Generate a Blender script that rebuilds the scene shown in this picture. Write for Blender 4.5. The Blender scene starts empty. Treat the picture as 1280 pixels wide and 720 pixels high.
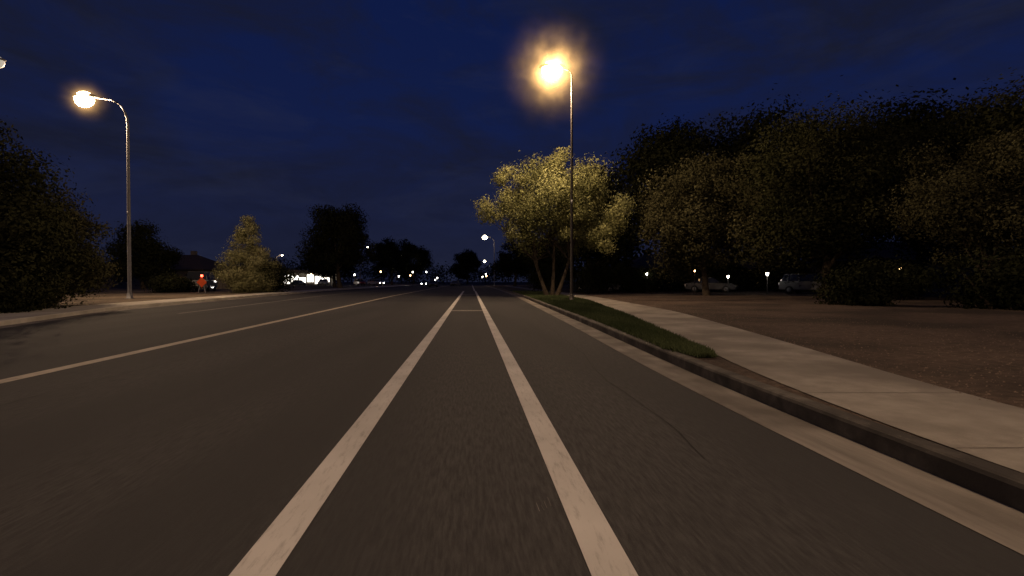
import bpy, bmesh, math, random
import numpy as np
from mathutils import Vector, Matrix
scene=bpy.context.scene
SL=-0.086   # road heading relative to +Y
CAMH=1.2
COL=scene.collection

# ---------------------------------------------------------------- materials
def mat(name):
    m=bpy.data.materials.new(name); m.use_nodes=True
    nt=m.node_tree; b=nt.nodes['Principled BSDF']
    return m,nt,b
def along(nt,vec,scale):
    N=nt.nodes; L=nt.links
    a=N.new('ShaderNodeMapping'); a.inputs['Rotation'].default_value=(0,0,-0.086); L.new(vec,a.inputs['Vector'])
    b=N.new('ShaderNodeMapping'); b.inputs['Scale'].default_value=scale; L.new(a.outputs[0],b.inputs['Vector'])
    return b.outputs[0]
def noisy(name,c1,c2,scale=5,rough=.85,bump=0.0,bscale=60,stretch=None,detail=6,metal=0,c3=None,s3=.6,ramp=(.35,.65),bd=.02,st3=None):
    m,nt,b=mat(name); N=nt.nodes; L=nt.links
    g=N.new('ShaderNodeNewGeometry')
    vec=g.outputs['Position']
    if stretch: vec=along(nt,vec,stretch)
    n=N.new('ShaderNodeTexNoise'); n.inputs['Scale'].default_value=scale; n.inputs['Detail'].default_value=detail
    n.inputs['Roughness'].default_value=.65
    L.new(vec,n.inputs['Vector'])
    r=N.new('ShaderNodeValToRGB'); r.color_ramp.elements[0].position=ramp[0]; r.color_ramp.elements[1].position=ramp[1]
    r.color_ramp.elements[0].color=(*c1,1); r.color_ramp.elements[1].color=(*c2,1)
    L.new(n.outputs['Fac'],r.inputs[0]); out=r.outputs[0]
    if c3:
        n3=N.new('ShaderNodeTexNoise'); n3.inputs['Scale'].default_value=s3; n3.inputs['Detail'].default_value=5
        L.new(along(nt,g.outputs['Position'],st3) if st3 else g.outputs['Position'],n3.inputs['Vector'])
        r3=N.new('ShaderNodeValToRGB'); r3.color_ramp.elements[0].position=.42; r3.color_ramp.elements[1].position=.62
        L.new(n3.outputs['Fac'],r3.inputs[0])
        mx=N.new('ShaderNodeMix'); mx.data_type='RGBA'
        L.new(r3.outputs[0],mx.inputs[0]); L.new(out,mx.inputs[6]); mx.inputs[7].default_value=(*c3,1); out=mx.outputs[2]
    L.new(out,b.inputs['Base Color']); b.inputs['Roughness'].default_value=rough; b.inputs['Metallic'].default_value=metal
    b.inputs['Specular IOR Level'].default_value=.25
    if bump:
        nb=N.new('ShaderNodeTexNoise'); nb.inputs['Scale'].default_value=bscale; nb.inputs['Detail'].default_value=3
        L.new(g.outputs['Position'],nb.inputs['Vector'])
        bp=N.new('ShaderNodeBump'); bp.inputs['Strength'].default_value=bump; bp.inputs['Distance'].default_value=bd
        L.new(nb.outputs['Fac'],bp.inputs['Height']); L.new(bp.outputs[0],b.inputs['Normal'])
    return m
def emis(name,col,s):
    m,nt,b=mat(name); b.inputs['Base Color'].default_value=(.8,.8,.8,1)
    b.inputs['Emission Color'].default_value=(*col,1); b.inputs['Emission Strength'].default_value=s
    m.cycles.emission_sampling='NONE'
    return m
def paint_mat(name,col,under,wear=.5,soft=.16):
    m,nt,b=mat(name); N=nt.nodes; L=nt.links
    g=N.new('ShaderNodeNewGeometry')
    n=N.new('ShaderNodeTexNoise'); n.inputs['Scale'].default_value=30; n.inputs['Detail'].default_value=8; n.inputs['Roughness'].default_value=.75
    L.new(along(nt,g.outputs['Position'],(1,.16,1)),n.inputs['Vector'])
    r=N.new('ShaderNodeValToRGB'); r.color_ramp.elements[0].position=wear-soft; r.color_ramp.elements[1].position=wear+soft*.6
    r.color_ramp.elements[0].color=(*under,1); r.color_ramp.elements[1].color=(*col,1)
    L.new(n.outputs['Fac'],r.inputs[0])
    n2=N.new('ShaderNodeTexNoise'); n2.inputs['Scale'].default_value=1.2; n2.inputs['Detail'].default_value=4
    L.new(g.outputs['Position'],n2.inputs['Vector'])
    mr=N.new('ShaderNodeMapRange'); mr.inputs[1].default_value=.3; mr.inputs[2].default_value=.7; mr.inputs[3].default_value=.76; mr.inputs[4].default_value=1.05
    L.new(n2.outputs['Fac'],mr.inputs[0])
    mx=N.new('ShaderNodeVectorMath'); mx.operation='SCALE'
    L.new(r.outputs[0],mx.inputs[0]); L.new(mr.outputs[0],mx.inputs['Scale'])
    L.new(mx.outputs[0],b.inputs['Base Color']); b.inputs['Roughness'].default_value=.8
    b.inputs['Specular IOR Level'].default_value=.2
    return m
M_asph=noisy('asphalt',(.032,.031,.032),(.068,.065,.065),scale=45,stretch=(1,.12,1),bump=.6,bscale=170,rough=.9,c3=(.038,.037,.038),s3=.7,st3=(1,.1,1),bd=.005,detail=8)
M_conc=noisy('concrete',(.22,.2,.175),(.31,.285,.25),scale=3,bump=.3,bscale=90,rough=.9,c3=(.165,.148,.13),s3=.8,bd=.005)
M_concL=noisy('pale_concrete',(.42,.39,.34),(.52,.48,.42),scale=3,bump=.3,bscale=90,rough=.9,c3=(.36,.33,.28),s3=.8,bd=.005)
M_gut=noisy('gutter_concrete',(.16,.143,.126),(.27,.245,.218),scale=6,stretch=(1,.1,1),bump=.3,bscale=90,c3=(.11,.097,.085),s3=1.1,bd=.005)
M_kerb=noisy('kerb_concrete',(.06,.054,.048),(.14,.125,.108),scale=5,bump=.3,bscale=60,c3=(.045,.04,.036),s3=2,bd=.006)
M_dirt=noisy('dirt',(.062,.044,.034),(.13,.093,.071),scale=9,bump=1,bscale=25,rough=1,c3=(.045,.033,.026),s3=.35,bd=.05)
M_sand=noisy('sandy_dirt',(.09,.07,.05),(.19,.148,.108),scale=2,bump=1,bscale=14,rough=1,c3=(.06,.047,.035),s3=.22,bd=.06)
M_soil=noisy('lawn_soil',(.03,.038,.02),(.045,.053,.027),scale=8,bump=1,bscale=40,rough=1,bd=.03)
M_peb=noisy('pebble',(.09,.067,.053),(.21,.155,.12),scale=30,rough=1)
M_white=paint_mat('white_road_paint',(.6,.57,.54),(.27,.25,.235),.38)
M_old=paint_mat('faded_road_paint',(.34,.31,.28),(.08,.07,.06),.5)
M_cen=paint_mat('pale_center_paint',(.52,.45,.36),(.2,.17,.14),.42)
M_bark=noisy('bark',(.03,.024,.017),(.08,.062,.045),scale=6,bump=1,bscale=18,rough=1,bd=.04)
M_steel=noisy('galvanised_steel',(.15,.15,.16),(.23,.23,.24),scale=5,rough=.7,metal=.1)
M_bronze=noisy('painted_pole',(.03,.026,.024),(.05,.044,.04),scale=5,rough=.55,metal=.2)
M_stucco=noisy('stucco',(.13,.11,.09),(.19,.165,.135),scale=4,bump=.4,bscale=40)
M_roof=noisy('roof_tile',(.05,.035,.03),(.09,.065,.05),scale=12,bump=.6,bscale=20)
M_trim=noisy('trim_wood',(.2,.185,.165),(.28,.26,.24),scale=6)
M_dark=noisy('rubber',(.015,.015,.015),(.025,.025,.025),scale=20)
def glassm():
    m,nt,b=mat('window_glass'); b.inputs['Base Color'].default_value=(.02,.022,.025,1); b.inputs['Roughness'].default_value=.08
    return m
M_glass=glassm()
def carp(name,c):
    m,nt,b=mat(name); N=nt.nodes
    n=N.new('ShaderNodeTexNoise'); n.inputs['Scale'].default_value=3
    r=N.new('ShaderNodeValToRGB'); r.color_ramp.elements[0].color=(*[x*.85 for x in c],1); r.color_ramp.elements[1].color=(*c,1)
    nt.links.new(n.outputs[0],r.inputs[0]); nt.links.new(r.outputs[0],b.inputs['Base Color'])
    b.inputs['Roughness'].default_value=.3; b.inputs['Coat Weight'].default_value=.5
    return m
WARM=(1.0,.68,.41)
M_lens=emis('lamp_lens',(1,.74,.38),40)
M_lensdim=emis('lamp_lens_dim',(1,.9,.75),.35)
M_lensfar=emis('lamp_lens_far',(1,.86,.62),22)
M_win=emis('lit_window',(1,.85,.62),1.2)
M_shop=emis('lit_shop_window',(1,.93,.8),3.5)
M_head=emis('headlight',(1,.95,.85),30)
M_tail=emis('tail_light',(1,.06,.025),9)
M_tailoff=emis('tail_reflector',(.5,.01,.01),.02)
M_lant=emis('lantern_glass',(1,.93,.8),14)
M_lantw=emis('lantern_glass_warm',(1,.6,.25),14)
def leafm(name,ca,cb,tr=.25):
    m,nt,b=mat(name); N=nt.nodes; L=nt.links
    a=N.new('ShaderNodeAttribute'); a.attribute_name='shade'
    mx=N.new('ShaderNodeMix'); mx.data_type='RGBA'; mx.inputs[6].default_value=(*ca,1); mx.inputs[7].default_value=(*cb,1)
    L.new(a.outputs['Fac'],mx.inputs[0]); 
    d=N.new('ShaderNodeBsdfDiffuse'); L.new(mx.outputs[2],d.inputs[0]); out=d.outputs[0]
    if tr:
        t=N.new('ShaderNodeBsdfTranslucent'); ms=N.new('ShaderNodeMixShader'); ms.inputs[0].default_value=tr
        L.new(mx.outputs[2],t.inputs[0]); L.new(d.outputs[0],ms.inputs[1]); L.new(t.outputs[0],ms.inputs[2]); out=ms.outputs[0]
    L.new(out,N['Material Output'].inputs[0]); N.remove(b)
    return m
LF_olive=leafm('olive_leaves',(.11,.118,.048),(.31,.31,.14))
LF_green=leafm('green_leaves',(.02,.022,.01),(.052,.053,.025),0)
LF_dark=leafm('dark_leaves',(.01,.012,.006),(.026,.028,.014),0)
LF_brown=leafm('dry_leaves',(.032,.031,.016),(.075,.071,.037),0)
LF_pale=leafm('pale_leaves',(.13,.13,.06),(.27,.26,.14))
LF_grass=leafm('grass_blades',(.04,.055,.026),(.095,.115,.055),0)

# ---------------------------------------------------------------- helpers
def obj(name,mesh,parent=None,mats=()):
    o=bpy.data.objects.new(name,mesh); COL.objects.link(o)
    for m in mats: mesh.materials.append(m)
    if parent: o.parent=parent
    return o
def empty(name,loc=(0,0,0),rz=0):
    o=bpy.data.objects.new(name,None); COL.objects.link(o); o.location=loc; o.rotation_euler=(0,0,rz); o.empty_display_size=.3
    return o
def mesh_np(name,verts,faces_n,loops,shade=None):
    me=bpy.data.meshes.new(name); nv=len(verts); nf=len(loops)//faces_n
    me.vertices.add(nv); me.vertices.foreach_set('co',np.asarray(verts,dtype=np.float32).ravel())
    me.loops.add(len(loops)); me.loops.foreach_set('vertex_index',np.asarray(loops,dtype=np.int32))
    me.polygons.add(nf); me.polygons.foreach_set('loop_start',np.arange(0,nf*faces_n,faces_n,dtype=np.int32))
    me.update(calc_edges=True)
    if shade is not None:
        a=me.attributes.new('shade','FLOAT','POINT'); a.data.foreach_set('value',np.asarray(shade,dtype=np.float32))
    return me
def sm(t,ds):
    xs=[p[0] for p in t]; ys=[p[1] for p in t]
    acc=0
    for k in (-3,-1.5,0,1.5,3): acc=acc+np.interp(ds+k*.6,xs,ys)
    return acc/5
def strip(name,d0,d1,ul,ur,z,m,parent=None,step=1.0,z2=None):
    n=max(2,int((d1-d0)/step)+1); ds=np.linspace(d0,d1,n)
    f=lambda t:(np.full(n,t,float) if np.isscalar(t) else sm(t,ds))
    a=f(ul); b=f(ur); v=[];fc=[]
    for i,d in enumerate(ds):
        v.append((a[i]+SL*d,d,z)); v.append((b[i]+SL*d,d,z if z2 is None else z2))
    for i in range(n-1): fc.append((2*i,2*i+1,2*i+3,2*i+2))
    me=bpy.data.meshes.new(name); me.from_pydata(v,[],fc)
    return obj(name,me,parent,[m])
def tube(V,F,pts,rad,seg=8):
    base=len(V); pts=[Vector(p) for p in pts]
    for i,p in enumerate(pts):
        t=(pts[min(i+1,len(pts)-1)]-pts[max(i-1,0)]).normalized()
        a=t.orthogonal().normalized() if abs(t.z)<.9 else Vector((1,0,0)).cross(t).normalized()
        b=t.cross(a)
        for k in range(seg):
            an=2*math.pi*k/seg; V.append(tuple(p+(a*math.cos(an)+b*math.sin(an))*rad[i]))
    for i in range(len(pts)-1):
        for k in range(seg):
            k2=(k+1)%seg; F.append((base+i*seg+k,base+i*seg+k2,base+(i+1)*seg+k2,base+(i+1)*seg+k))
    F.append(tuple(base+(len(pts)-1)*seg+k for k in range(seg)))
def py(name,V,F,parent,m,smooth=True):
    me=bpy.data.meshes.new(name); me.from_pydata(V,[],F)
    if smooth:
        for p in me.polygons: p.use_smooth=True
    return obj(name,me,parent,[m])
def box(name,lo,hi,parent,m,bev=0):
    bm=bmesh.new(); bmesh.ops.create_cube(bm,size=1)
    for v in bm.verts:
        v.co=Vector([(lo[i]+hi[i])/2+v.co[i]*(hi[i]-lo[i]) for i in range(3)])
    if bev: bmesh.ops.bevel(bm,geom=bm.edges[:],offset=bev,segments=2,affect='EDGES')
    me=bpy.data.meshes.new(name); bm.to_mesh(me); bm.free()
    return obj(name,me,parent,[m])

# ---------------------------------------------------------------- world
w=bpy.data.worlds.new('World'); scene.world=w; w.use_nodes=True
nt=w.node_tree; N=nt.nodes; L=nt.links; bg=N['Background']
tc=N.new('ShaderNodeTexCoord'); sx=N.new('ShaderNodeSeparateXYZ'); L.new(tc.outputs['Generated'],sx.inputs[0])
rp=N.new('ShaderNodeValToRGB'); e=rp.color_ramp.elements
e[0].position=0; e[0].color=(.013,.0155,.034,1); e[1].position=.6; e[1].color=(.0035,.0095,.057,1)
x=e.new(.12); x.color=(.010,.0135,.041,1); x=e.new(.3); x.color=(.0062,.012,.056,1)
L.new(sx.outputs[2],rp.inputs[0])
mp=N.new('ShaderNodeMapping'); mp.inputs['Scale'].default_value=(1,1,2.6); mp.inputs['Rotation'].default_value=(.15,.25,.3); L.new(tc.outputs['Generated'],mp.inputs[0])
nz=N.new('ShaderNodeTexNoise'); nz.inputs['Scale'].default_value=3.4; nz.inputs['Detail'].default_value=10; nz.inputs['Roughness'].default_value=.62; nz.inputs['Distortion'].default_value=.5; L.new(mp.outputs[0],nz.inputs[0])
mr=N.new('ShaderNodeMapRange'); mr.inputs[1].default_value=.4; mr.inputs[2].default_value=.64; L.new(nz.outputs[0],mr.inputs[0])
mx=N.new('ShaderNodeMix'); mx.data_type='RGBA'; L.new(mr.outputs[0],mx.inputs[0]); L.new(rp.outputs[0],mx.inputs[6]); mx.inputs[7].default_value=(.0085,.0105,.027,1)
mp2=N.new('ShaderNodeMapping'); mp2.inputs['Scale'].default_value=(.7,1,3.4); mp2.inputs['Rotation'].default_value=(.05,.12,1.1); L.new(tc.outputs['Generated'],mp2.inputs[0])
nz2=N.new('ShaderNodeTexNoise'); nz2.inputs['Scale'].default_value=4.2; nz2.inputs['Detail'].default_value=10; nz2.inputs['Roughness'].default_value=.62; nz2.inputs['Distortion'].default_value=.5; L.new(mp2.outputs[0],nz2.inputs[0])
mr2=N.new('ShaderNodeMapRange'); mr2.inputs[1].default_value=.5; mr2.inputs[2].default_value=.8; mr2.inputs[4].default_value=.5; L.new(nz2.outputs[0],mr2.inputs[0])
mx2=N.new('ShaderNodeMix'); mx2.data_type='RGBA'; L.new(mr2.outputs[0],mx2.inputs[0]); L.new(mx.outputs[2],mx2.inputs[6]); mx2.inputs[7].default_value=(.019,.023,.052,1)
sky=N.new('ShaderNodeTexSky'); sky.sky_type='NISHITA'; sky.sun_disc=False; sky.sun_elevation=math.radians(-6); sky.sun_rotation=math.radians(200)
ad=N.new('ShaderNodeMix'); ad.data_type='RGBA'; ad.blend_type='ADD'; ad.inputs[0].default_value=.05
L.new(mx2.outputs[2],ad.inputs[6]); L.new(sky.outputs[0],ad.inputs[7])
L.new(ad.outputs[2],bg.inputs[0]); bg.inputs[1].default_value=1.0

# ---------------------------------------------------------------- ground & roads
me=bpy.data.meshes.new('ground'); S=1500
me.from_pydata([(-S,-S,-.012),(S,-S,-.012),(S,S,-.012),(-S,S,-.012)],[],[(0,1,2,3)]); obj('ground',me,None,[M_dirt])
KR=[(-40,2.8),(0,2.86),(6,2.88),(13,3.2),(40,4.1),(72,4.5),(400,5)]
KL=[(-40,-11.6),(0,-11.6),(11,-12.0),(20,-15.0),(35,-16.6),(60,-18.5),(120,-19),(400,-19)]
off=lambda t,o:[(a,b+o) for a,b in t]
CEN=[(-40,-5.4),(5.7,-5.6),(40,-6.5),(400,-7)]
strip('road',-40,420,off(KL,.45),off(KR,-.45),0,M_asph)
strip('gutter',-40,420,off(KR,-.45),KR,.004,M_gut)
strip('gutter',-40,420,KL,off(KL,.45),.004,M_gut)
def kerb(name,t,sgn,m):
    n=460; ds=np.linspace(-40,420,n); u=sm(t,ds); prof=[(0,-.01),(0,.12),(.012,.142),(.035,.15),(.15,.15),(.15,.1)]
    V=[];F=[]
    for i,d in enumerate(ds):
        for (o,z) in prof: V.append((u[i]+sgn*o+SL*d,d,z))
    k=len(prof)
    for i in range(n-1):
        for j in range(k-1): F.append((i*k+j,i*k+j+1,(i+1)*k+j+1,(i+1)*k+j))
    py(name,V,F,None,m,False)
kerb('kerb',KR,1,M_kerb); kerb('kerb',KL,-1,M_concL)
def verge(name,t,sgn,far,m):
    ds=np.linspace(-40,420,231); u=sm(t,ds); V=[];F=[]
    offs=[.15,2,4,7,11,16,24,40,far]
    k=len(offs)
    for i,d in enumerate(ds):
        for j,o in enumerate(offs):
            z=.144
            if j>=4: z+=.10*math.sin(d*.21+j)*math.sin(d*.07+o*.1)+ (.05 if j>4 else 0)
            if j>=4 : z=max(z,.10)
            V.append((u[i]+sgn*o+SL*d,d,z))
    for i in range(len(ds)-1):
        for j in range(k-1): F.append((i*k+j,i*k+j+1,(i+1)*k+j+1,(i+1)*k+j))
    py(name,V,F,None,m)
verge('dirt_verge',KR,1,400,M_dirt); verge('dirt_verge',KL,-1,400,M_sand)
SWL=[(-40,3.01),(4.5,3.02),(7.1,3.6),(14.6,4.9),(27,6.7),(45,7.5),(120,8)]
SWR=[(-40,4.4),(3.8,4.4),(7.9,5.4),(16.6,7.2),(31,8.5),(45,9.1),(120,9.6)]
strip('sidewalk',-40,120,SWL,SWR,.153,M_conc,step=.7)
Vj=[];Fj=[]
for d in np.arange(-6,60,1.5):
    a=float(sm(SWL,np.array([d]))[0]); b=float(sm(SWR,np.array([d]))[0]); i=len(Vj)
    for (uu,dd) in ((a,d),(b,d),(b,d+.01),(a,d+.01)): Vj.append((uu+SL*dd,dd,.1565))
    Fj.append((i,i+1,i+2,i+3))
py('sidewalk_joints',Vj,Fj,None,M_gut,False)
strip('sidewalk',8,150,off(KL,-1.95),off(KL,-.15),.153,M_concL,step=.7)
strip('lane_line',-10,60,-.985,-.795,.005,M_white)
strip('lane_line',-10,60,.49,.68,.005,M_white)
strip('lane_line',61,200,.4,.6,.005,M_white)
strip('center_line',-20,250,off(CEN,-.12),off(CEN,.1),.005,M_cen)
strip('lane_line',18,150,[(18,-11.0),(40,-12.6),(150,-13)],[(18,-10.85),(40,-12.45),(150,-12.85)],.005,M_old)
strip('stop_bar',19.5,20.1,-.79,.485,.005,M_old)
strip('stop_bar',44,44.8,-.79,.485,.005,M_old)
V=[];F=[]; rr=random.Random(3)
for k in range(4):
    x0=.14+k*.022+rr.random()*.008; y0=2.42+rr.random()*.12; i=len(V); l=.05+rr.random()*.12; wd=.002
    V+= [(x0,y0,.005),(x0+wd,y0,.005),(x0+wd-.012,y0+l,.005),(x0-.012,y0+l,.005)]; F.append((i,i+1,i+2,i+3))
py('paint_scratches',V,F,None,M_old,False)
V=[];F=[]; rr=random.Random(8)
for (u0,d0,u1,d1) in ((1.6,3.2,2.2,16),(-3.3,6,-2.7,30),(-5.2,9,-1.2,9.8),(-4.6,3.6,-3.9,14),(.75,13,2.3,13.6),(-9,12,-6.2,13)):
    nn=40; uo=0
    for k in range(nn+1):
        t=k/nn; uo+=rr.uniform(-.035,.035); dd=d0+(d1-d0)*t+rr.uniform(-.03,.03); uu=u0+(u1-u0)*t+uo; wv=.003+.005*rr.random()
        nx,ny=(1,0) if abs(d1-d0)>abs(u1-u0) else (0,1)
        V+=[(uu+SL*dd-nx*wv,dd-ny*wv,.0035),(uu+SL*dd+nx*wv,dd+ny*wv,.0035)]
        if k: i=len(V); F.append((i-4,i-3,i-1,i-2))
py('asphalt_cracks',V,F,None,M_dark,False)

# grass strip
GL=[(6.6,3.2),(7.4,3.04),(13,3.36),(40,4.26),(60,4.6)]
GRr=[(6.6,3.3),(7.1,3.55),(14.6,4.86),(27,6.65),(45,7.4),(60,7.5)]
strip('lawn',6.7,60,GL,GRr,.157,M_soil,step=.4)
rs=np.random.RandomState(2)
n=60000; d=6.6+ (rs.rand(n)**1.7)*45; a=np.interp(d,[p[0] for p in GL],[p[1] for p in GL]); b=np.interp(d,[p[0] for p in GRr],[p[1] for p in GRr])
u=a+(b-a)*rs.rand(n)+rs.randn(n)*.035; X=u+SL*d
h=(.03+.045*rs.rand(n)); wd=.005+.0006*d; an=rs.rand(n)*6.28
v=np.zeros((n,3,3)); v[:,0]=np.c_[X-np.cos(an)*wd,d-np.sin(an)*wd,np.full(n,.155)]; v[:,1]=np.c_[X+np.cos(an)*wd,d+np.sin(an)*wd,np.full(n,.155)]
v[:,2]=np.c_[X+rs.randn(n)*.02,d+rs.randn(n)*.02,.155+h]
g=mesh_np('grass',v.reshape(-1,3),3,np.arange(n*3),np.repeat(np.clip(.45+.3*np.sin(X*3)*np.cos(d*.9)+rs.randn(n)*.2,0,1),3))
obj('grass',g,None,[LF_grass])
n=18000; d=1.5+(rs.rand(n)**1.6)*40; b=np.interp(d,[p[0] for p in SWR],[p[1] for p in SWR]); u=b+.0+(rs.rand(n)**1.3)*14; X=u+SL*d
s=.005+.014*rs.rand(n)**2; zz=.15
v=np.zeros((n,4,3)); an=rs.rand(n)*6.28
for k in range(3):
    v[:,k]=np.c_[X+np.cos(an+k*2.1)*s,d+np.sin(an+k*2.1)*s*1.2,np.full(n,zz-.003)]
v[:,3]=np.c_[X,d,zz+s*.9]
lp=np.array([0,1,3,1,2,3,2,0,3])[None]+np.arange(n)[:,None]*4
obj('gravel',mesh_np('gravel',v.reshape(-1,3),3,lp.ravel()),None,[M_peb])

# ---------------------------------------------------------------- trees
def tree(name,X,D,H,r,zb,nl,leaf,lm,seed,shape='round',ncl=46,trunk=.22,ry=None,cr=.24,lean=0,lobes=None,z0=.14,stems=1,low=-.55):
    rs=np.random.RandomState(seed); root=empty(name,(X,D,z0))
    zc=(H+zb)/2; hz=(H-zb)/2; ry=ry or r
    cl=[]
    while len(cl)<ncl:
        p=rs.randn(3); p/=np.linalg.norm(p); rho=.35+.65*rs.rand()**.6
        if shape=='round' and p[2]<low: continue
        q=p*rho
        lump=1+.22*math.sin(3*p[0]+seed)*math.cos(2.6*p[1]+seed*1.7)+.1*math.sin(5*p[2]+seed)
        if shape=='cone':
            t=rs.rand()**1.25; prof=min(1,(1-t)*1.25+.14)*(.75 if t<.12 else 1); rad=prof*(.15+.85*rs.rand()**.6); a=rs.rand()*6.28
            c=np.array([math.cos(a)*rad*r*lump,math.sin(a)*rad*ry,zb+t*(H-zb)*.93+.1])
            R=cr*r*(1.25-.6*t)
        else:
            c=np.array([q[0]*r*(1-cr*.5)*lump+lean*(q[2]+.5),q[1]*ry*(1-cr*.5)*lump,zc+q[2]*hz*(1-cr*.3)*min(lump,1.08)])
            R=cr*r*(.6+.8*rs.rand())
        cl.append((c,R,rs.rand()))
    if lobes:
        for (lx,ly,lz,lr) in lobes:
            for _ in range(10):
                p=rs.randn(3); p/=np.linalg.norm(p)
                cl.append((np.array([lx,ly,lz])+p*lr*.65,lr*.42,.4+.6*rs.rand()))
    wts=np.array([c[1]**2 for c in cl]); wts/=wts.sum()
    idx=rs.choice(len(cl),nl,p=wts)
    C=np.array([c[0] for c in cl])[idx]; R=np.array([c[1] for c in cl])[idx]; sh=np.array([c[2] for c in cl])[idx]
    p=rs.randn(nl,3); p/=np.linalg.norm(p,axis=1)[:,None]; p*=(rs.rand(nl)**.45)[:,None]*(1+.25*np.abs(rs.randn(nl)))[:,None]
    P=C+p*R[:,None]*np.array([1,1,.85]); 
    P[:,2]=np.maximum(P[:,2],.05)
    nrm=p*1.3+rs.randn(nl,3)*.5; nrm/=np.linalg.norm(nrm,axis=1)[:,None]
    a=np.cross(nrm,rs.randn(nl,3)); a/=np.linalg.norm(a,axis=1)[:,None]; b=np.cross(nrm,a)
    s=(leaf*(.5+.9*rs.rand(nl)))[:,None]
    v=np.stack([P-a*s,P-b*s*.5,P+a*s,P+b*s*.5],1).reshape(-1,3)
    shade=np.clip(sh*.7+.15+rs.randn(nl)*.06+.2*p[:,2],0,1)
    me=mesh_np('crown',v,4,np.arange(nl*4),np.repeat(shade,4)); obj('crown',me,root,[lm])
    V=[];F=[]
    if shape!='bush':
        top=zb+(H-zb)*(.9 if shape=='cone' else .5)
        for sidx in range(stems):
            sx_=(sidx-(stems-1)/2)*trunk*2.2; pts=[];rad=[]
            wob=rs.randn(2)*.25*trunk*4
            for i in range(8):
                t=i/7; pts.append((sx_*(1+t*5*(stems>1))+wob[0]*math.sin(t*3)+lean*.4*t,wob[1]*math.sin(t*2.3),-.1+t*top)); rad.append(trunk*(1.25-.95*t)*(1.3 if i==0 else 1)/(1 if stems==1 else 1.3))
            tube(V,F,pts,rad,9)
            if shape=='round':
                for c,R_,_ in cl[sidx::stems][:18]:
                    f=.4+.5*rs.rand(); k=min(6,int(f*7)); st=Vector(pts[k]); en=Vector(c); mid=(st+en)/2+Vector((rs.randn()*.2,rs.randn()*.2,-.15*r*.3))
                    tube(V,F,[st,st.lerp(mid,.5),mid,mid.lerp(en,.6),en],[rad[k]*.5,rad[k]*.4,rad[k]*.3,rad[k]*.2,.02],6)
    else:
        for _ in range(9):
            c=cl[rs.randint(len(cl))][0]; tube(V,F,[(rs.randn()*.1,rs.randn()*.1,-.1),tuple(c*.5),tuple(c)],[.06,.04,.015],5)
    py('trunk',V,F,root,M_bark)
    return root
# right
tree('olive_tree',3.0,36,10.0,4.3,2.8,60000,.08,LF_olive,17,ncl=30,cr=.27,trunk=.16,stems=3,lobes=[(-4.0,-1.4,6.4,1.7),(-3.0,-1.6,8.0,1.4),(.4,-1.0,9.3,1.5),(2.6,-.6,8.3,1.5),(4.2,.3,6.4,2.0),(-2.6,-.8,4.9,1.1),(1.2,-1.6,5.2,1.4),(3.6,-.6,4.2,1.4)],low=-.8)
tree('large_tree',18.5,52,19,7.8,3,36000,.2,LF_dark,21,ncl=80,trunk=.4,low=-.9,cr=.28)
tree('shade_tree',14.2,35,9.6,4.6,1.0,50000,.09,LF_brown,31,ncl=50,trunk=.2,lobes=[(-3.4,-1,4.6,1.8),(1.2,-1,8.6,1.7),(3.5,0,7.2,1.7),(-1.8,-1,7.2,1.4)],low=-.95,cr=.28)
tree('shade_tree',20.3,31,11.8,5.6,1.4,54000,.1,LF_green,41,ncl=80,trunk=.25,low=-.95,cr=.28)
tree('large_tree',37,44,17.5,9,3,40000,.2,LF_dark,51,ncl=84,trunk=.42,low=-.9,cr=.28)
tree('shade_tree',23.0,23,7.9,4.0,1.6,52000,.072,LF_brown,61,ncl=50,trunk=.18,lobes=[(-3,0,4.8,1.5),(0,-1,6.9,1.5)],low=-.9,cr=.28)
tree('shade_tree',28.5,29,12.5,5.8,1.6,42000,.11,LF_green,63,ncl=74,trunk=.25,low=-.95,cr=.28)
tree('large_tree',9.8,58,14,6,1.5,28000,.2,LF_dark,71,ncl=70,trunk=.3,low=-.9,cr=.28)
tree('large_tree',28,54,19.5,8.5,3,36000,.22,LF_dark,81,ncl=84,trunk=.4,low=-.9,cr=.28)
tree('shade_tree',0.6,106,11.5,5.2,1,14000,.2,LF_dark,91,ncl=44,trunk=.25,low=-.9)
tree('shade_tree',5.5,78,9.5,5.0,.8,18000,.18,LF_dark,92,ncl=50,trunk=.25,low=-.9)
for i,(x,dd,hh,r_) in enumerate([(14.9,20.5,1.7,1.6),(17.4,17.2,1.9,2.3),(21.2,17,2.3,2.6),(25,20,2.6,2.8),(7.5,44,2.8,3.0),(3.6,50,2.2,2.4),(28.5,25,3.0,3.0),(13,48,2.4,2.4),(33,27,3,3.0),(20.5,26,2.2,1.8)]):
    tree('shrub',x,dd,hh,r_,.1,9000,.075,LF_dark,100+i,'bush',ncl=30,cr=.34)
# left
tree('bushy_tree',-18.9,17,6.5,2.9,-.6,46000,.07,LF_green,121,'bush',ncl=100,cr=.28)
tree('bushy_tree',-19.9,20.5,4.8,2.5,-.3,30000,.07,LF_brown,122,'bush',ncl=60,cr=.28)
tree('shrub',-18.4,15.8,2.4,2.0,-.4,14000,.07,LF_dark,123,'bush',ncl=40,cr=.32)
tree('shrub',-20.9,18.6,2.2,2.0,-.4,14000,.07,LF_dark,124,'bush',ncl=40,cr=.32)
tree('conical_tree',-25.2,46,7.5,2.3,.3,36000,.075,LF_pale,131,'cone',ncl=80,trunk=.16,cr=.31)
tree('shade_tree',-27.2,76,13.2,5.4,1.2,28000,.17,LF_dark,141,ncl=64,trunk=.3,low=-.9,cr=.28)
tree('shade_tree',-34,92,9.5,5,1,14000,.2,LF_dark,142,ncl=40,trunk=.25,low=-.85)
tree('shade_tree',-47.5,62,7.8,4.2,.8,18000,.14,LF_dark,143,ncl=50,trunk=.22,low=-.9,cr=.28)
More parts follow.
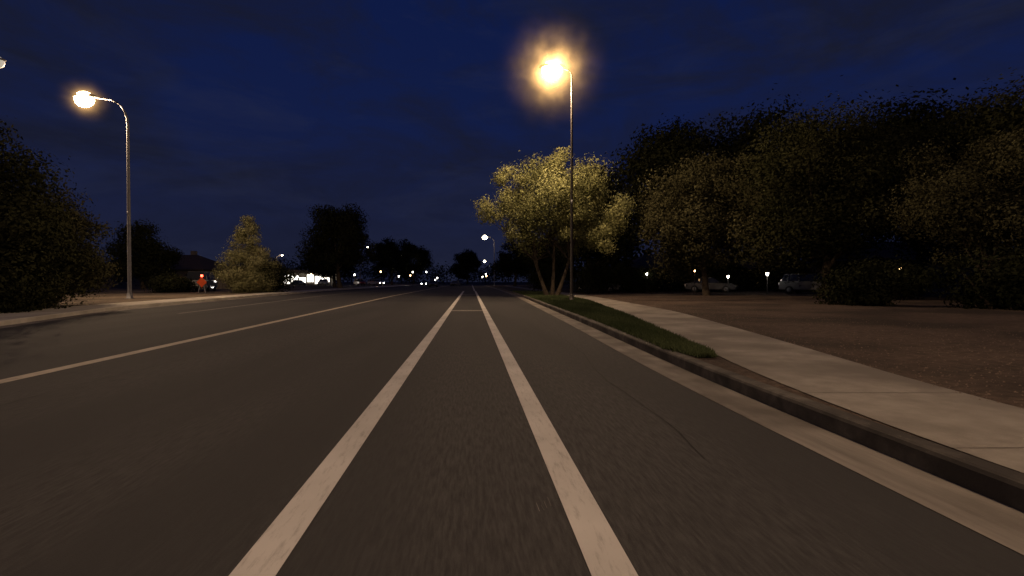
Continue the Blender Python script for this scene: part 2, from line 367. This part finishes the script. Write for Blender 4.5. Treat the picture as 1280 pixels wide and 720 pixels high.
tree('shade_tree',-37.5,150,14.5,7,2,14000,.28,LF_dark,144,ncl=46,trunk=.3,low=-.85)
tree('shade_tree',-41,200,18,9,2,14000,.34,LF_dark,145,ncl=46,trunk=.3,low=-.85)
tree('shade_tree',-20,215,15,7,2,14000,.34,LF_dark,149,ncl=46,trunk=.3,low=-.85)
tree('shrub',-24.6,48,3.0,2.6,.1,8000,.12,LF_dark,146,'bush',ncl=26,cr=.34)
tree('shrub',-42,46,2.0,2.6,.1,6000,.09,LF_dark,148,'bush',ncl=26,cr=.34)
tree('shrub',-33.8,48,1.7,2.2,.1,8000,.09,LF_dark,150,'bush',ncl=26,cr=.34)
# distant tree belt (one object)
rs=np.random.RandomState(9); cs=[]
for k in range(520):
    x=rs.uniform(-330,330); D=rs.uniform(255,320); hh=9+8*(.5+.5*math.sin(x*.05+1))*rs.rand()+4*rs.rand()
    if abs(x+25)<9: D+=60
    cs.append((x,D,hh))
for k in range(170):
    x=rs.uniform(12,110); D=rs.uniform(74,86)+x*.1; cs.append((x,D,3+5*rs.rand()))
for k in range(110):
    x=rs.uniform(-150,-60); D=rs.uniform(100,125); cs.append((x,D,2.5+3.5*rs.rand()))
cs=np.array(cs); n=90000; ii=rs.randint(len(cs),size=n); p=rs.randn(n,3); p/=np.linalg.norm(p,axis=1)[:,None]; p*=(rs.rand(n)**.4)[:,None]
hh=cs[ii,2]; P=np.c_[cs[ii,0]+p[:,0]*hh*.6,cs[ii,1]+p[:,1]*hh*.5,np.maximum(.1,hh*.5+p[:,2]*hh*.55)]
nr=rs.randn(n,3); nr/=np.linalg.norm(nr,axis=1)[:,None]; a=np.cross(nr,rs.randn(n,3)); a/=np.linalg.norm(a,axis=1)[:,None]; b=np.cross(nr,a); s=(.25+.5*rs.rand(n))[:,None]
v=np.stack([P-a*s,P-b*s*.6,P+a*s,P+b*s*.6],1).reshape(-1,3)
obj('distant_trees',mesh_np('distant_trees',v,4,np.arange(n*4),np.repeat(rs.rand(n),4)),None,[LF_dark])
n=52000; X=rs.uniform(9,62,n); hh=2.6+1.1*np.sin(X*.55)*np.sin(X*.21+1)+.5*np.sin(X*1.7)
P=np.c_[X,51+ (X-9)*-.06+rs.randn(n)*.7,np.abs(rs.rand(n)**.7*hh+rs.randn(n)*.1)+.1]
nr=rs.randn(n,3); nr/=np.linalg.norm(nr,axis=1)[:,None]; a=np.cross(nr,rs.randn(n,3)); a/=np.linalg.norm(a,axis=1)[:,None]; b=np.cross(nr,a); s=(.08+.12*rs.rand(n))[:,None]
v=np.stack([P-a*s,P-b*s*.6,P+a*s,P+b*s*.6],1)
keep=~((P[:,0]>41.0)&(P[:,0]<51))
v=v[keep].reshape(-1,3); nk=int(keep.sum())
obj('hedge',mesh_np('hedge',v,4,np.arange(nk*4),np.repeat(rs.rand(nk),4)),None,[LF_dark])

# ---------------------------------------------------------------- street lamps
def halo_mat(R,k,col):  # self-emitting volume: lamp bloom painted as a radial falloff, no scattering haze
    m=bpy.data.materials.new('bloom_glow'); m.use_nodes=True; nt=m.node_tree; N=nt.nodes; L=nt.links
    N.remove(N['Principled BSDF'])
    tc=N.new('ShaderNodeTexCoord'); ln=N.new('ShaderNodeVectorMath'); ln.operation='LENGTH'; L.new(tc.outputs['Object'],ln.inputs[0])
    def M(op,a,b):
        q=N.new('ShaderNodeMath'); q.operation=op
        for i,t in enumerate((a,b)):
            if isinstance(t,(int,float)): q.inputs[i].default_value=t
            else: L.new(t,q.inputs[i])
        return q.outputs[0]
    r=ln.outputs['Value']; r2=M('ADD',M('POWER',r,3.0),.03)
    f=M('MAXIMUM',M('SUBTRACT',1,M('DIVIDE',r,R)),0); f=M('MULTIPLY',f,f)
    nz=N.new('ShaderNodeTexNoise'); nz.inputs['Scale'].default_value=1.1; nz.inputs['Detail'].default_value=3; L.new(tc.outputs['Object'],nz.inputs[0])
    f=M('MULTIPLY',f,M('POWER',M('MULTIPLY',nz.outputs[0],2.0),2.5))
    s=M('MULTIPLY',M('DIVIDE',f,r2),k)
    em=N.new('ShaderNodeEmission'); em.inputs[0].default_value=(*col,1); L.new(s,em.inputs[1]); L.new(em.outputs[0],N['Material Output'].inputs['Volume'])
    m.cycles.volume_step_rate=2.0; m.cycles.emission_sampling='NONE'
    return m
def street_lamp(X,D,H,arm,power,pm,lens,rise=.35,rad=.1,halo=None,big=1.0,z0=.14,seg=12,bend=1.3):
    root=empty('street_lamp',(X,D,z0)); s=1 if arm>0 else -1; A=abs(arm)
    V=[];F=[]; pts=[(0,0,0),(0,0,.05),(0,0,H*.5),(0,0,H-bend)]; rad_=[rad*1.15,rad,rad*.82,rad*.66]
    for i in range(1,7):
        t=i/6; pts.append((s*A*(1-math.cos(t*math.pi/2))*.55,0,H-bend+bend*math.sin(t*math.pi/2))); rad_.append(rad*(.6-.2*t))
    pts.append((s*A*.85,0,H+rise*.25)); rad_.append(rad*.35)
    tube(V,F,pts,rad_,seg); py('pole',V,F,root,pm)
    V=[];F=[]; tube(V,F,[(0,0,0),(0,0,.03),(0,0,.03),(0,0,.3),(0,0,.36)],[rad*2.2,rad*2.2,rad*1.5,rad*1.4,rad*1.02],seg); py('base_cover',V,F,root,pm)
    V=[];F=[]; tube(V,F,[(0,-rad*.7,H*.42),(0,-rad*.7,H*.42+.02),(0,-rad*.7,H*.42+.22)],[.03,.05,.05],8); py('junction_cap',V,F,root,M_steel)
    bm=bmesh.new(); bmesh.ops.create_uvsphere(bm,u_segments=20,v_segments=12,radius=1)
    for v in bm.verts:
        if v.co.z<0: v.co.z*=.25
        v.co.x*=.48*big; v.co.y*=.21*big; v.co.z*=.15*big
        if v.co.x*s<0: v.co.y*=.75
    me=bpy.data.meshes.new('housing'); bm.to_mesh(me); bm.free()
    for p_ in me.polygons:p_.use_smooth=True
    hx=s*(A*.85+.38*big); hz=H+rise*.3
    o=obj('housing',me,root,[pm]); o.location=(hx,0,hz+.02)
    bm=bmesh.new(); bmesh.ops.create_uvsphere(bm,u_segments=20,v_segments=12,radius=1)
    for v in bm.verts: v.co.x*=.36*big; v.co.y*=.22*big; v.co.z*=.3*big
    me=bpy.data.meshes.new('lens'); bm.to_mesh(me); bm.free()
    for p_ in me.polygons:p_.use_smooth=True
    o=obj('lens',me,root,[lens]); o.location=(hx+s*.04,0,hz-.07*big)
    if power:
        ld=bpy.data.lights.new('lamp_light','POINT'); ld.energy=power; ld.color=WARM; ld.shadow_soft_size=.15
        lo=bpy.data.objects.new('lamp_light',ld); COL.objects.link(lo); lo.parent=root; lo.location=(hx,0,hz-.6*big)
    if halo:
        R,k=halo; bm=bmesh.new(); bmesh.ops.create_icosphere(bm,subdivisions=3,radius=R); me=bpy.data.meshes.new('bloom_glow'); bm.to_mesh(me); bm.free()
        o=obj('bloom_glow',me,root,[halo_mat(R,k,(1,.55,.17))]); o.location=(hx,0,hz-.15)  # added glow ball around the lens, stands in for bloom
    return root
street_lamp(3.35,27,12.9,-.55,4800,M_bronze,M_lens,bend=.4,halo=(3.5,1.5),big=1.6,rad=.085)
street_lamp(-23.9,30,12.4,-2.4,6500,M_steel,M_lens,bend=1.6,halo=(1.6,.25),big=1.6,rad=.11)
street_lamp(-28.75,24,12.0,3.2,0,M_steel,M_lensdim,bend=1.6,rad=.13,rise=.1)
street_lamp(6.8,-6,11.0,-1.8,4300,M_bronze,M_lens,bend=1,big=1)
street_lamp(-4.5,122,12.3,-2,700,M_steel,M_lensfar,big=1.8)
street_lamp(-43,178,11,2,400,M_steel,M_lensfar,big=1.4)
street_lamp(-31,98,8,1.5,0,M_steel,M_lensfar,big=.6)
street_lamp(-11,235,11,-2,0,M_steel,M_lensfar,big=1.8)
street_lamp(-58,118,7.5,1.5,250,M_steel,M_lensfar,big=.6)

# ---------------------------------------------------------------- vehicles
def car(name,X,D,rz,pm,kind='suv',head=None,tail=None,z0=0.15):
    root=empty(name,(X,D,z0),rz)
    if kind=='suv': low=[(-2.3,.35),(-2.35,.7),(-2.2,.95),(-1.1,1.08),(2.2,1.1),(2.33,.8),(2.3,.35)]; top=[(-1.15,1.08),(-.45,1.68),(1.9,1.7),(2.22,1.1)]; W=.92
    elif kind=='van': low=[(-2.6,.35),(-2.65,.8),(-2.5,1.1),(-1.8,1.25),(2.5,1.25),(2.6,.9),(2.6,.35)]; top=[(-1.85,1.25),(-1.15,2.05),(2.4,2.1),(2.55,1.25)]; W=.97
    else: low=[(-2.25,.3),(-2.3,.6),(-2.1,.8),(-1.0,.92),(1.6,.95),(2.2,.92),(2.3,.65),(2.25,.3)]; top=[(-1.05,.92),(-.3,1.4),(.9,1.42),(1.75,.94)]; W=.88
    def prism(nm,prof,w0,w1,m,bev=.04):
        bm=bmesh.new(); zs=[p[1] for p in prof]; z0_,z1=min(zs),max(zs)
        A=[];B=[]
        for (y,z) in prof:
            ww=w0+(w1-w0)*((z-z0_)/(z1-z0_)); A.append(bm.verts.new((-ww,y,z))); B.append(bm.verts.new((ww,y,z)))
        bm.faces.new(A[::-1]); bm.faces.new(B)
        k=len(prof)
        for i in range(k): bm.faces.new((A[i],A[(i+1)%k],B[(i+1)%k],B[i]))
        bmesh.ops.recalc_face_normals(bm,faces=bm.faces[:])
        if bev: bmesh.ops.bevel(bm,geom=bm.edges[:],offset=bev,segments=2,affect='EDGES')
        me=bpy.data.meshes.new(nm); bm.to_mesh(me); bm.free(); 
        return obj(nm,me,root,[m])
    prism('body',low,W,W*.97,pm,.06); prism('greenhouse',top,W*.95,W*.76,M_glass,.03)
    t=top; zt=max(p[1] for p in t)
    box('roof',(-W*.77,t[1][0]+.05,zt-.03),(W*.77,t[2][0]-.02,zt+.03),root,pm,.02)
    for y in ((t[1][0]+t[2][0])/2-.1,t[2][0]-.35):
        for s in (-1,1):
            V=[];F=[]; tube(V,F,[(s*W*.955,y,t[0][1]),(s*W*.775,y,zt)],[.05,.05],6); py('pillar',V,F,root,pm)
    yf=low[1][0]; yb=low[-2][0]; wy=1.42
    for s in (-1,1):
        for y in (-wy,wy):
            V=[];F=[]; tube(V,F,[(s*(W-.2),y,.34),(s*(W-.19),y,.34),(s*(W+.01),y,.34),(s*(W+.03),y,.34)],[.3,.34,.34,.28],20); py('tyre',V,F,root,M_dark)
            V=[];F=[]; tube(V,F,[(s*(W+.0),y,.34),(s*(W+.04),y,.34)],[.2,.18],14); py('wheel_rim',V,F,root,M_steel)
        box('headlight',(s*W*.72-.17,yf-.02,low[1][1]-.06),(s*W*.72+.17,yf+.12,low[1][1]+.09),root,head or M_trim,.02)
        box('tail_light',(s*W*.82-.1,yb-.08,low[-2][1]-.08),(s*W*.82+.1,yb+.03,low[-2][1]+.16),root,tail or M_tailoff,.02)
        box('side_mirror',(s*(W+.08)-.08,t[0][0]+.25,t[0][1]+.02),(s*(W+.08)+.08,t[0][0]+.37,t[0][1]+.16),root,pm,.02)
    box('bumper',(-W*.9,yf-.06,.36),(W*.9,yf+.1,.52),root,M_dark,.03)
    box('rear_bumper',(-W*.9,yb-.06,.36),(W*.9,yb+.07,.52),root,M_dark,.03)
    box('grille',(-W*.4,yf-.015,low[1][1]-.1),(W*.4,yf+.05,low[1][1]+.06),root,M_dark,.01)
    box('number_plate',(-.25,yb+.035,.6),(.25,yb+.05,.72),root,M_trim)
    return root
P_w=carp('white_car_paint',(.5,.49,.46)); P_m=carp('pale_grey_car_paint',(.15,.15,.15)); P_g=carp('grey_car_paint',(.06,.06,.065)); P_r=carp('red_car_paint',(.35,.03,.02)); P_b=carp('dark_car_paint',(.03,.034,.045))
car('parked_van',25.6,41,math.radians(35),P_m,'suv')
car('parked_car',19.5,47,math.radians(60),P_g,'sedan')
car('parked_car',31.5,42,math.radians(70),P_b,'sedan')
car('parked_car',8.2,47,math.radians(75),P_b,'sedan')
car('parked_van',-34.2,53,math.radians(200),P_g,'van',tail=M_tail)
car('moving_car',-14.4,122,math.radians(-5),P_g,'sedan',tail=M_tail,z0=0)
car('moving_car',-18,165,math.radians(-5),P_b,'suv',tail=M_tail,z0=0)
car('moving_car',-17.2,105,math.radians(5),P_g,'sedan',head=None,z0=0)
car('moving_car',-25.5,140,math.radians(5),P_g,'sedan',head=M_head,z0=0)
car('moving_car',-29.5,165,math.radians(5),P_g,'sedan',head=M_head,z0=0)
for i,(x,dd) in enumerate([(-48,122),(-44,120),(-40,126),(-52,117),(-37.5,132)]):
    car('parked_car',x,dd,math.radians(10+i*13),[P_w,P_g,P_r,P_b,P_w][i],'sedan' if i%2 else 'suv',head=M_head if i in (1,4) else None,tail=M_tail if i==2 else None)

# ---------------------------------------------------------------- houses
def house(name,X,D,Wd,Dp,H,roofh,lit=(),n=4,door=True,m=None,rz=0):
    root=empty(name,(X,D,.1),rz); m=m or M_stucco
    wins=[]; stepw=Wd/n
    for i in range(n):
        c=-Wd/2+stepw*(i+.5); hw=min(.9,stepw*.3)
        wins.append((c-hw,c+hw))
    z0,z1=1.0,2.3; di=n//2 if door else -1
    prev=-Wd/2
    for i,(a,b) in enumerate(wins):
        box('wall',(prev,0,0),(a,.25,H),root,m)
        if i==di:
            box('door_head',(a,0,2.1),(b,.25,H),root,m); box('door',(a+.02,.12,0),(b-.02,.18,2.09),root,M_bark)
        else:
            box('wall_sill',(a,0,0),(b,.25,z0),root,m); box('wall_head',(a,0,z1),(b,.25,H),root,m)
            box('window',(a+.02,.13,z0+.02),(b-.02,.15,z1-.02),root,M_win if i in lit else M_glass)
            box('window_frame',((a+b)/2-.03,.08,z0+.02),((a+b)/2+.03,.12,z1-.02),root,M_trim)
            box('sill',(a-.05,-.06,z0-.09),(b+.05,-.003,z0-.02),root,M_trim)
        prev=b
    box('wall',(prev,0,0),(Wd/2,.25,H),root,m)
    box('wall_side',(-Wd/2,.255,0),(-Wd/2+.25,Dp,H),root,m); box('wall_side',(Wd/2-.25,.255,0),(Wd/2,Dp,H),root,m)
    box('wall_back',(-Wd/2+.255,Dp-.25,0),(Wd/2-.255,Dp,H),root,m)
    o=.6; V=[(-Wd/2-o,-o,H),(Wd/2+o,-o,H),(Wd/2+o,Dp+o,H),(-Wd/2-o,Dp+o,H),(-Wd/2+Dp*.4,Dp/2,H+roofh),(Wd/2-Dp*.4,Dp/2,H+roofh)]
    V=[(x,y,z+.01) for x,y,z in V]
    py('roof',V,[(0,1,5,4),(1,2,5),(2,3,4,5),(3,0,4),(3,2,1,0)],root,M_roof,False)
    box('fascia',(-Wd/2-o,-o-.05,H-.17),(Wd/2+o,-o-.004,H+.03),root,M_bark)
    box('chimney',(Wd*.2,Dp*.5+.3,H+.4),(Wd*.2+.7,Dp*.5+1,H+roofh+.7),root,M_stucco)
    return root
house('stucco_house',49,52,22,10,3.4,2.4,lit=(1,),n=6)
house('stucco_house',27,70,20,10,3.0,2.4,lit=(),n=6)
house('stucco_house',-58,76,18,10,3,2.6,lit=(),n=5)
house('stucco_house',-84,70,18,10,3,2.6,lit=(),n=5)
def shop(X,D):
    root=empty('shop_building',(X,D,.1))
    Wd=13; n=6
    box('wall_back',(-Wd/2,5,0),(Wd/2,5.3,4.2),root,M_stucco)
    box('roof_slab',(-Wd/2-.5,-1.2,3.42),(Wd/2+.5,5.6,4.3),root,M_stucco)
    for i in range(n+1):
        x=-Wd/2+i*Wd/n; box('pier',(x-.15,-.15,0),(x+.15,.2,3.4),root,M_trim)
    for i in range(n):
        x=-Wd/2+i*Wd/n
        box('shop_window',(x+.17,0,.5+.5*(i%2)),(x+Wd/n-.17,.05,3.0-.4*(i%3)),root,M_shop)
        box('stall_riser',(x+.16,0,0),(x+Wd/n-.16,.12,.48),root,M_stucco)
    return root
shop(-56.5,132)
def fence(X0,X1,D,H):
    root=empty('block_wall',(0,D,.1)); 
    box('wall',(X0,0,0),(X1,.2,H),root,M_stucco)
    x=X0
    while x<=X1:
        box('pilaster',(x-.22,-.1,0),(x+.22,-.003,H+.1),root,M_stucco); x+=4
    box('coping',(X0,-.04,H+.003),(X1,.24,H+.08),root,M_trim)
fence(-48,-36,66,1.7)
def lantern(X,D,H,power=0,g=None,sc=1.0):
    root=empty('lantern_post',(X,D,.13)); V=[];F=[]; tube(V,F,[(0,0,0),(0,0,.08),(0,0,.1),(0,0,H)],[.11,.1,.04,.03],10); py('post',V,F,root,M_bronze)
    V=[];F=[]; tube(V,F,[(0,0,H),(0,0,H+.05*sc),(0,0,H+.22*sc)],[.05*sc,.08*sc,.1*sc],8); py('lantern_glass',V,F,root,g or M_lant)
    V=[];F=[]; tube(V,F,[(0,0,H+.222*sc),(0,0,H+.26*sc),(0,0,H+.34*sc)],[.13*sc,.1*sc,.02],8); py('cap',V,F,root,M_bronze)
    if power:
        ld=bpy.data.lights.new('lantern_light','POINT'); ld.energy=power; ld.color=(1,.9,.75); ld.shadow_soft_size=.1
        lo=bpy.data.objects.new('lantern_light',ld); COL.objects.link(lo); lo.parent=root; lo.location=(0,-.3,H+.2)
lantern(22.6,42.5,1.6,8,sc=1.2); lantern(19.8,44,1.4,6); lantern(13.2,47,1.7,8); lantern(17.5,46,2.0,0,M_lantw,.8); lantern(38,47,2.2,0,M_lantw)
for k,(x,dd,h_) in enumerate([(-46,110,2.5),(-38,116,2.5),(-50,112,2.0),(-35,128,3.5),(-33,140,2.4),(-31,150,3.8),(-36,170,3),(-33,185,4.5),(-28,180,2.2),(-8,150,2.6),(-9,165,3.4),(-14,228,3),(-22,240,4),(-41,104,1.6),(-27.5,172,1.4),(-50,92,2.2)]):
    lantern(x,dd,h_,60 if k==1 else 0,g=M_lantw if k%3==0 else None,sc=.9+dd/140)
root=empty('construction_sign',(-29.4,45.5,.14))
V=[];F=[]; tube(V,F,[(-.35,0,0),(-.05,0,1.2)],[.025,.025],6); tube(V,F,[(.35,0,0),(.05,0,1.2)],[.025,.025],6); tube(V,F,[(0,.5,0),(0,0,1.2)],[.025,.025],6); py('legs',V,F,root,M_steel)
V=[(0,-.03,.5),(.5,-.03,1.0),(0,-.03,1.5),(-.5,-.03,1.0),(0,0,.5),(.5,0,1.0),(0,0,1.5),(-.5,0,1.0)]
M_or=noisy('orange_sign',(.42,.05,.015),(.5,.08,.02),scale=4)
py('panel',V,[(3,2,1,0),(4,5,6,7),(0,1,5,4),(1,2,6,5),(2,3,7,6),(3,0,4,7)],root,M_or,False)
V=[];F=[]; tube(V,F,[(0,0,1.5),(0,0,1.54),(0,0,1.72)],[.05,.11,.09],10); py('beacon',V,F,root,M_tail)

# ---------------------------------------------------------------- camera
cd=bpy.data.cameras.new('camera'); cam=bpy.data.objects.new('camera',cd); COL.objects.link(cam)
cd.sensor_width=36; cd.lens=36*600/1280; cd.clip_end=4000; cd.clip_start=.05
cam.location=(0,0,CAMH); cam.rotation_euler=(math.radians(90)-math.atan(8/600),0,0)
scene.camera=cam
scene.view_settings.view_transform='Standard'; scene.view_settings.look='None'; scene.view_settings.exposure=0
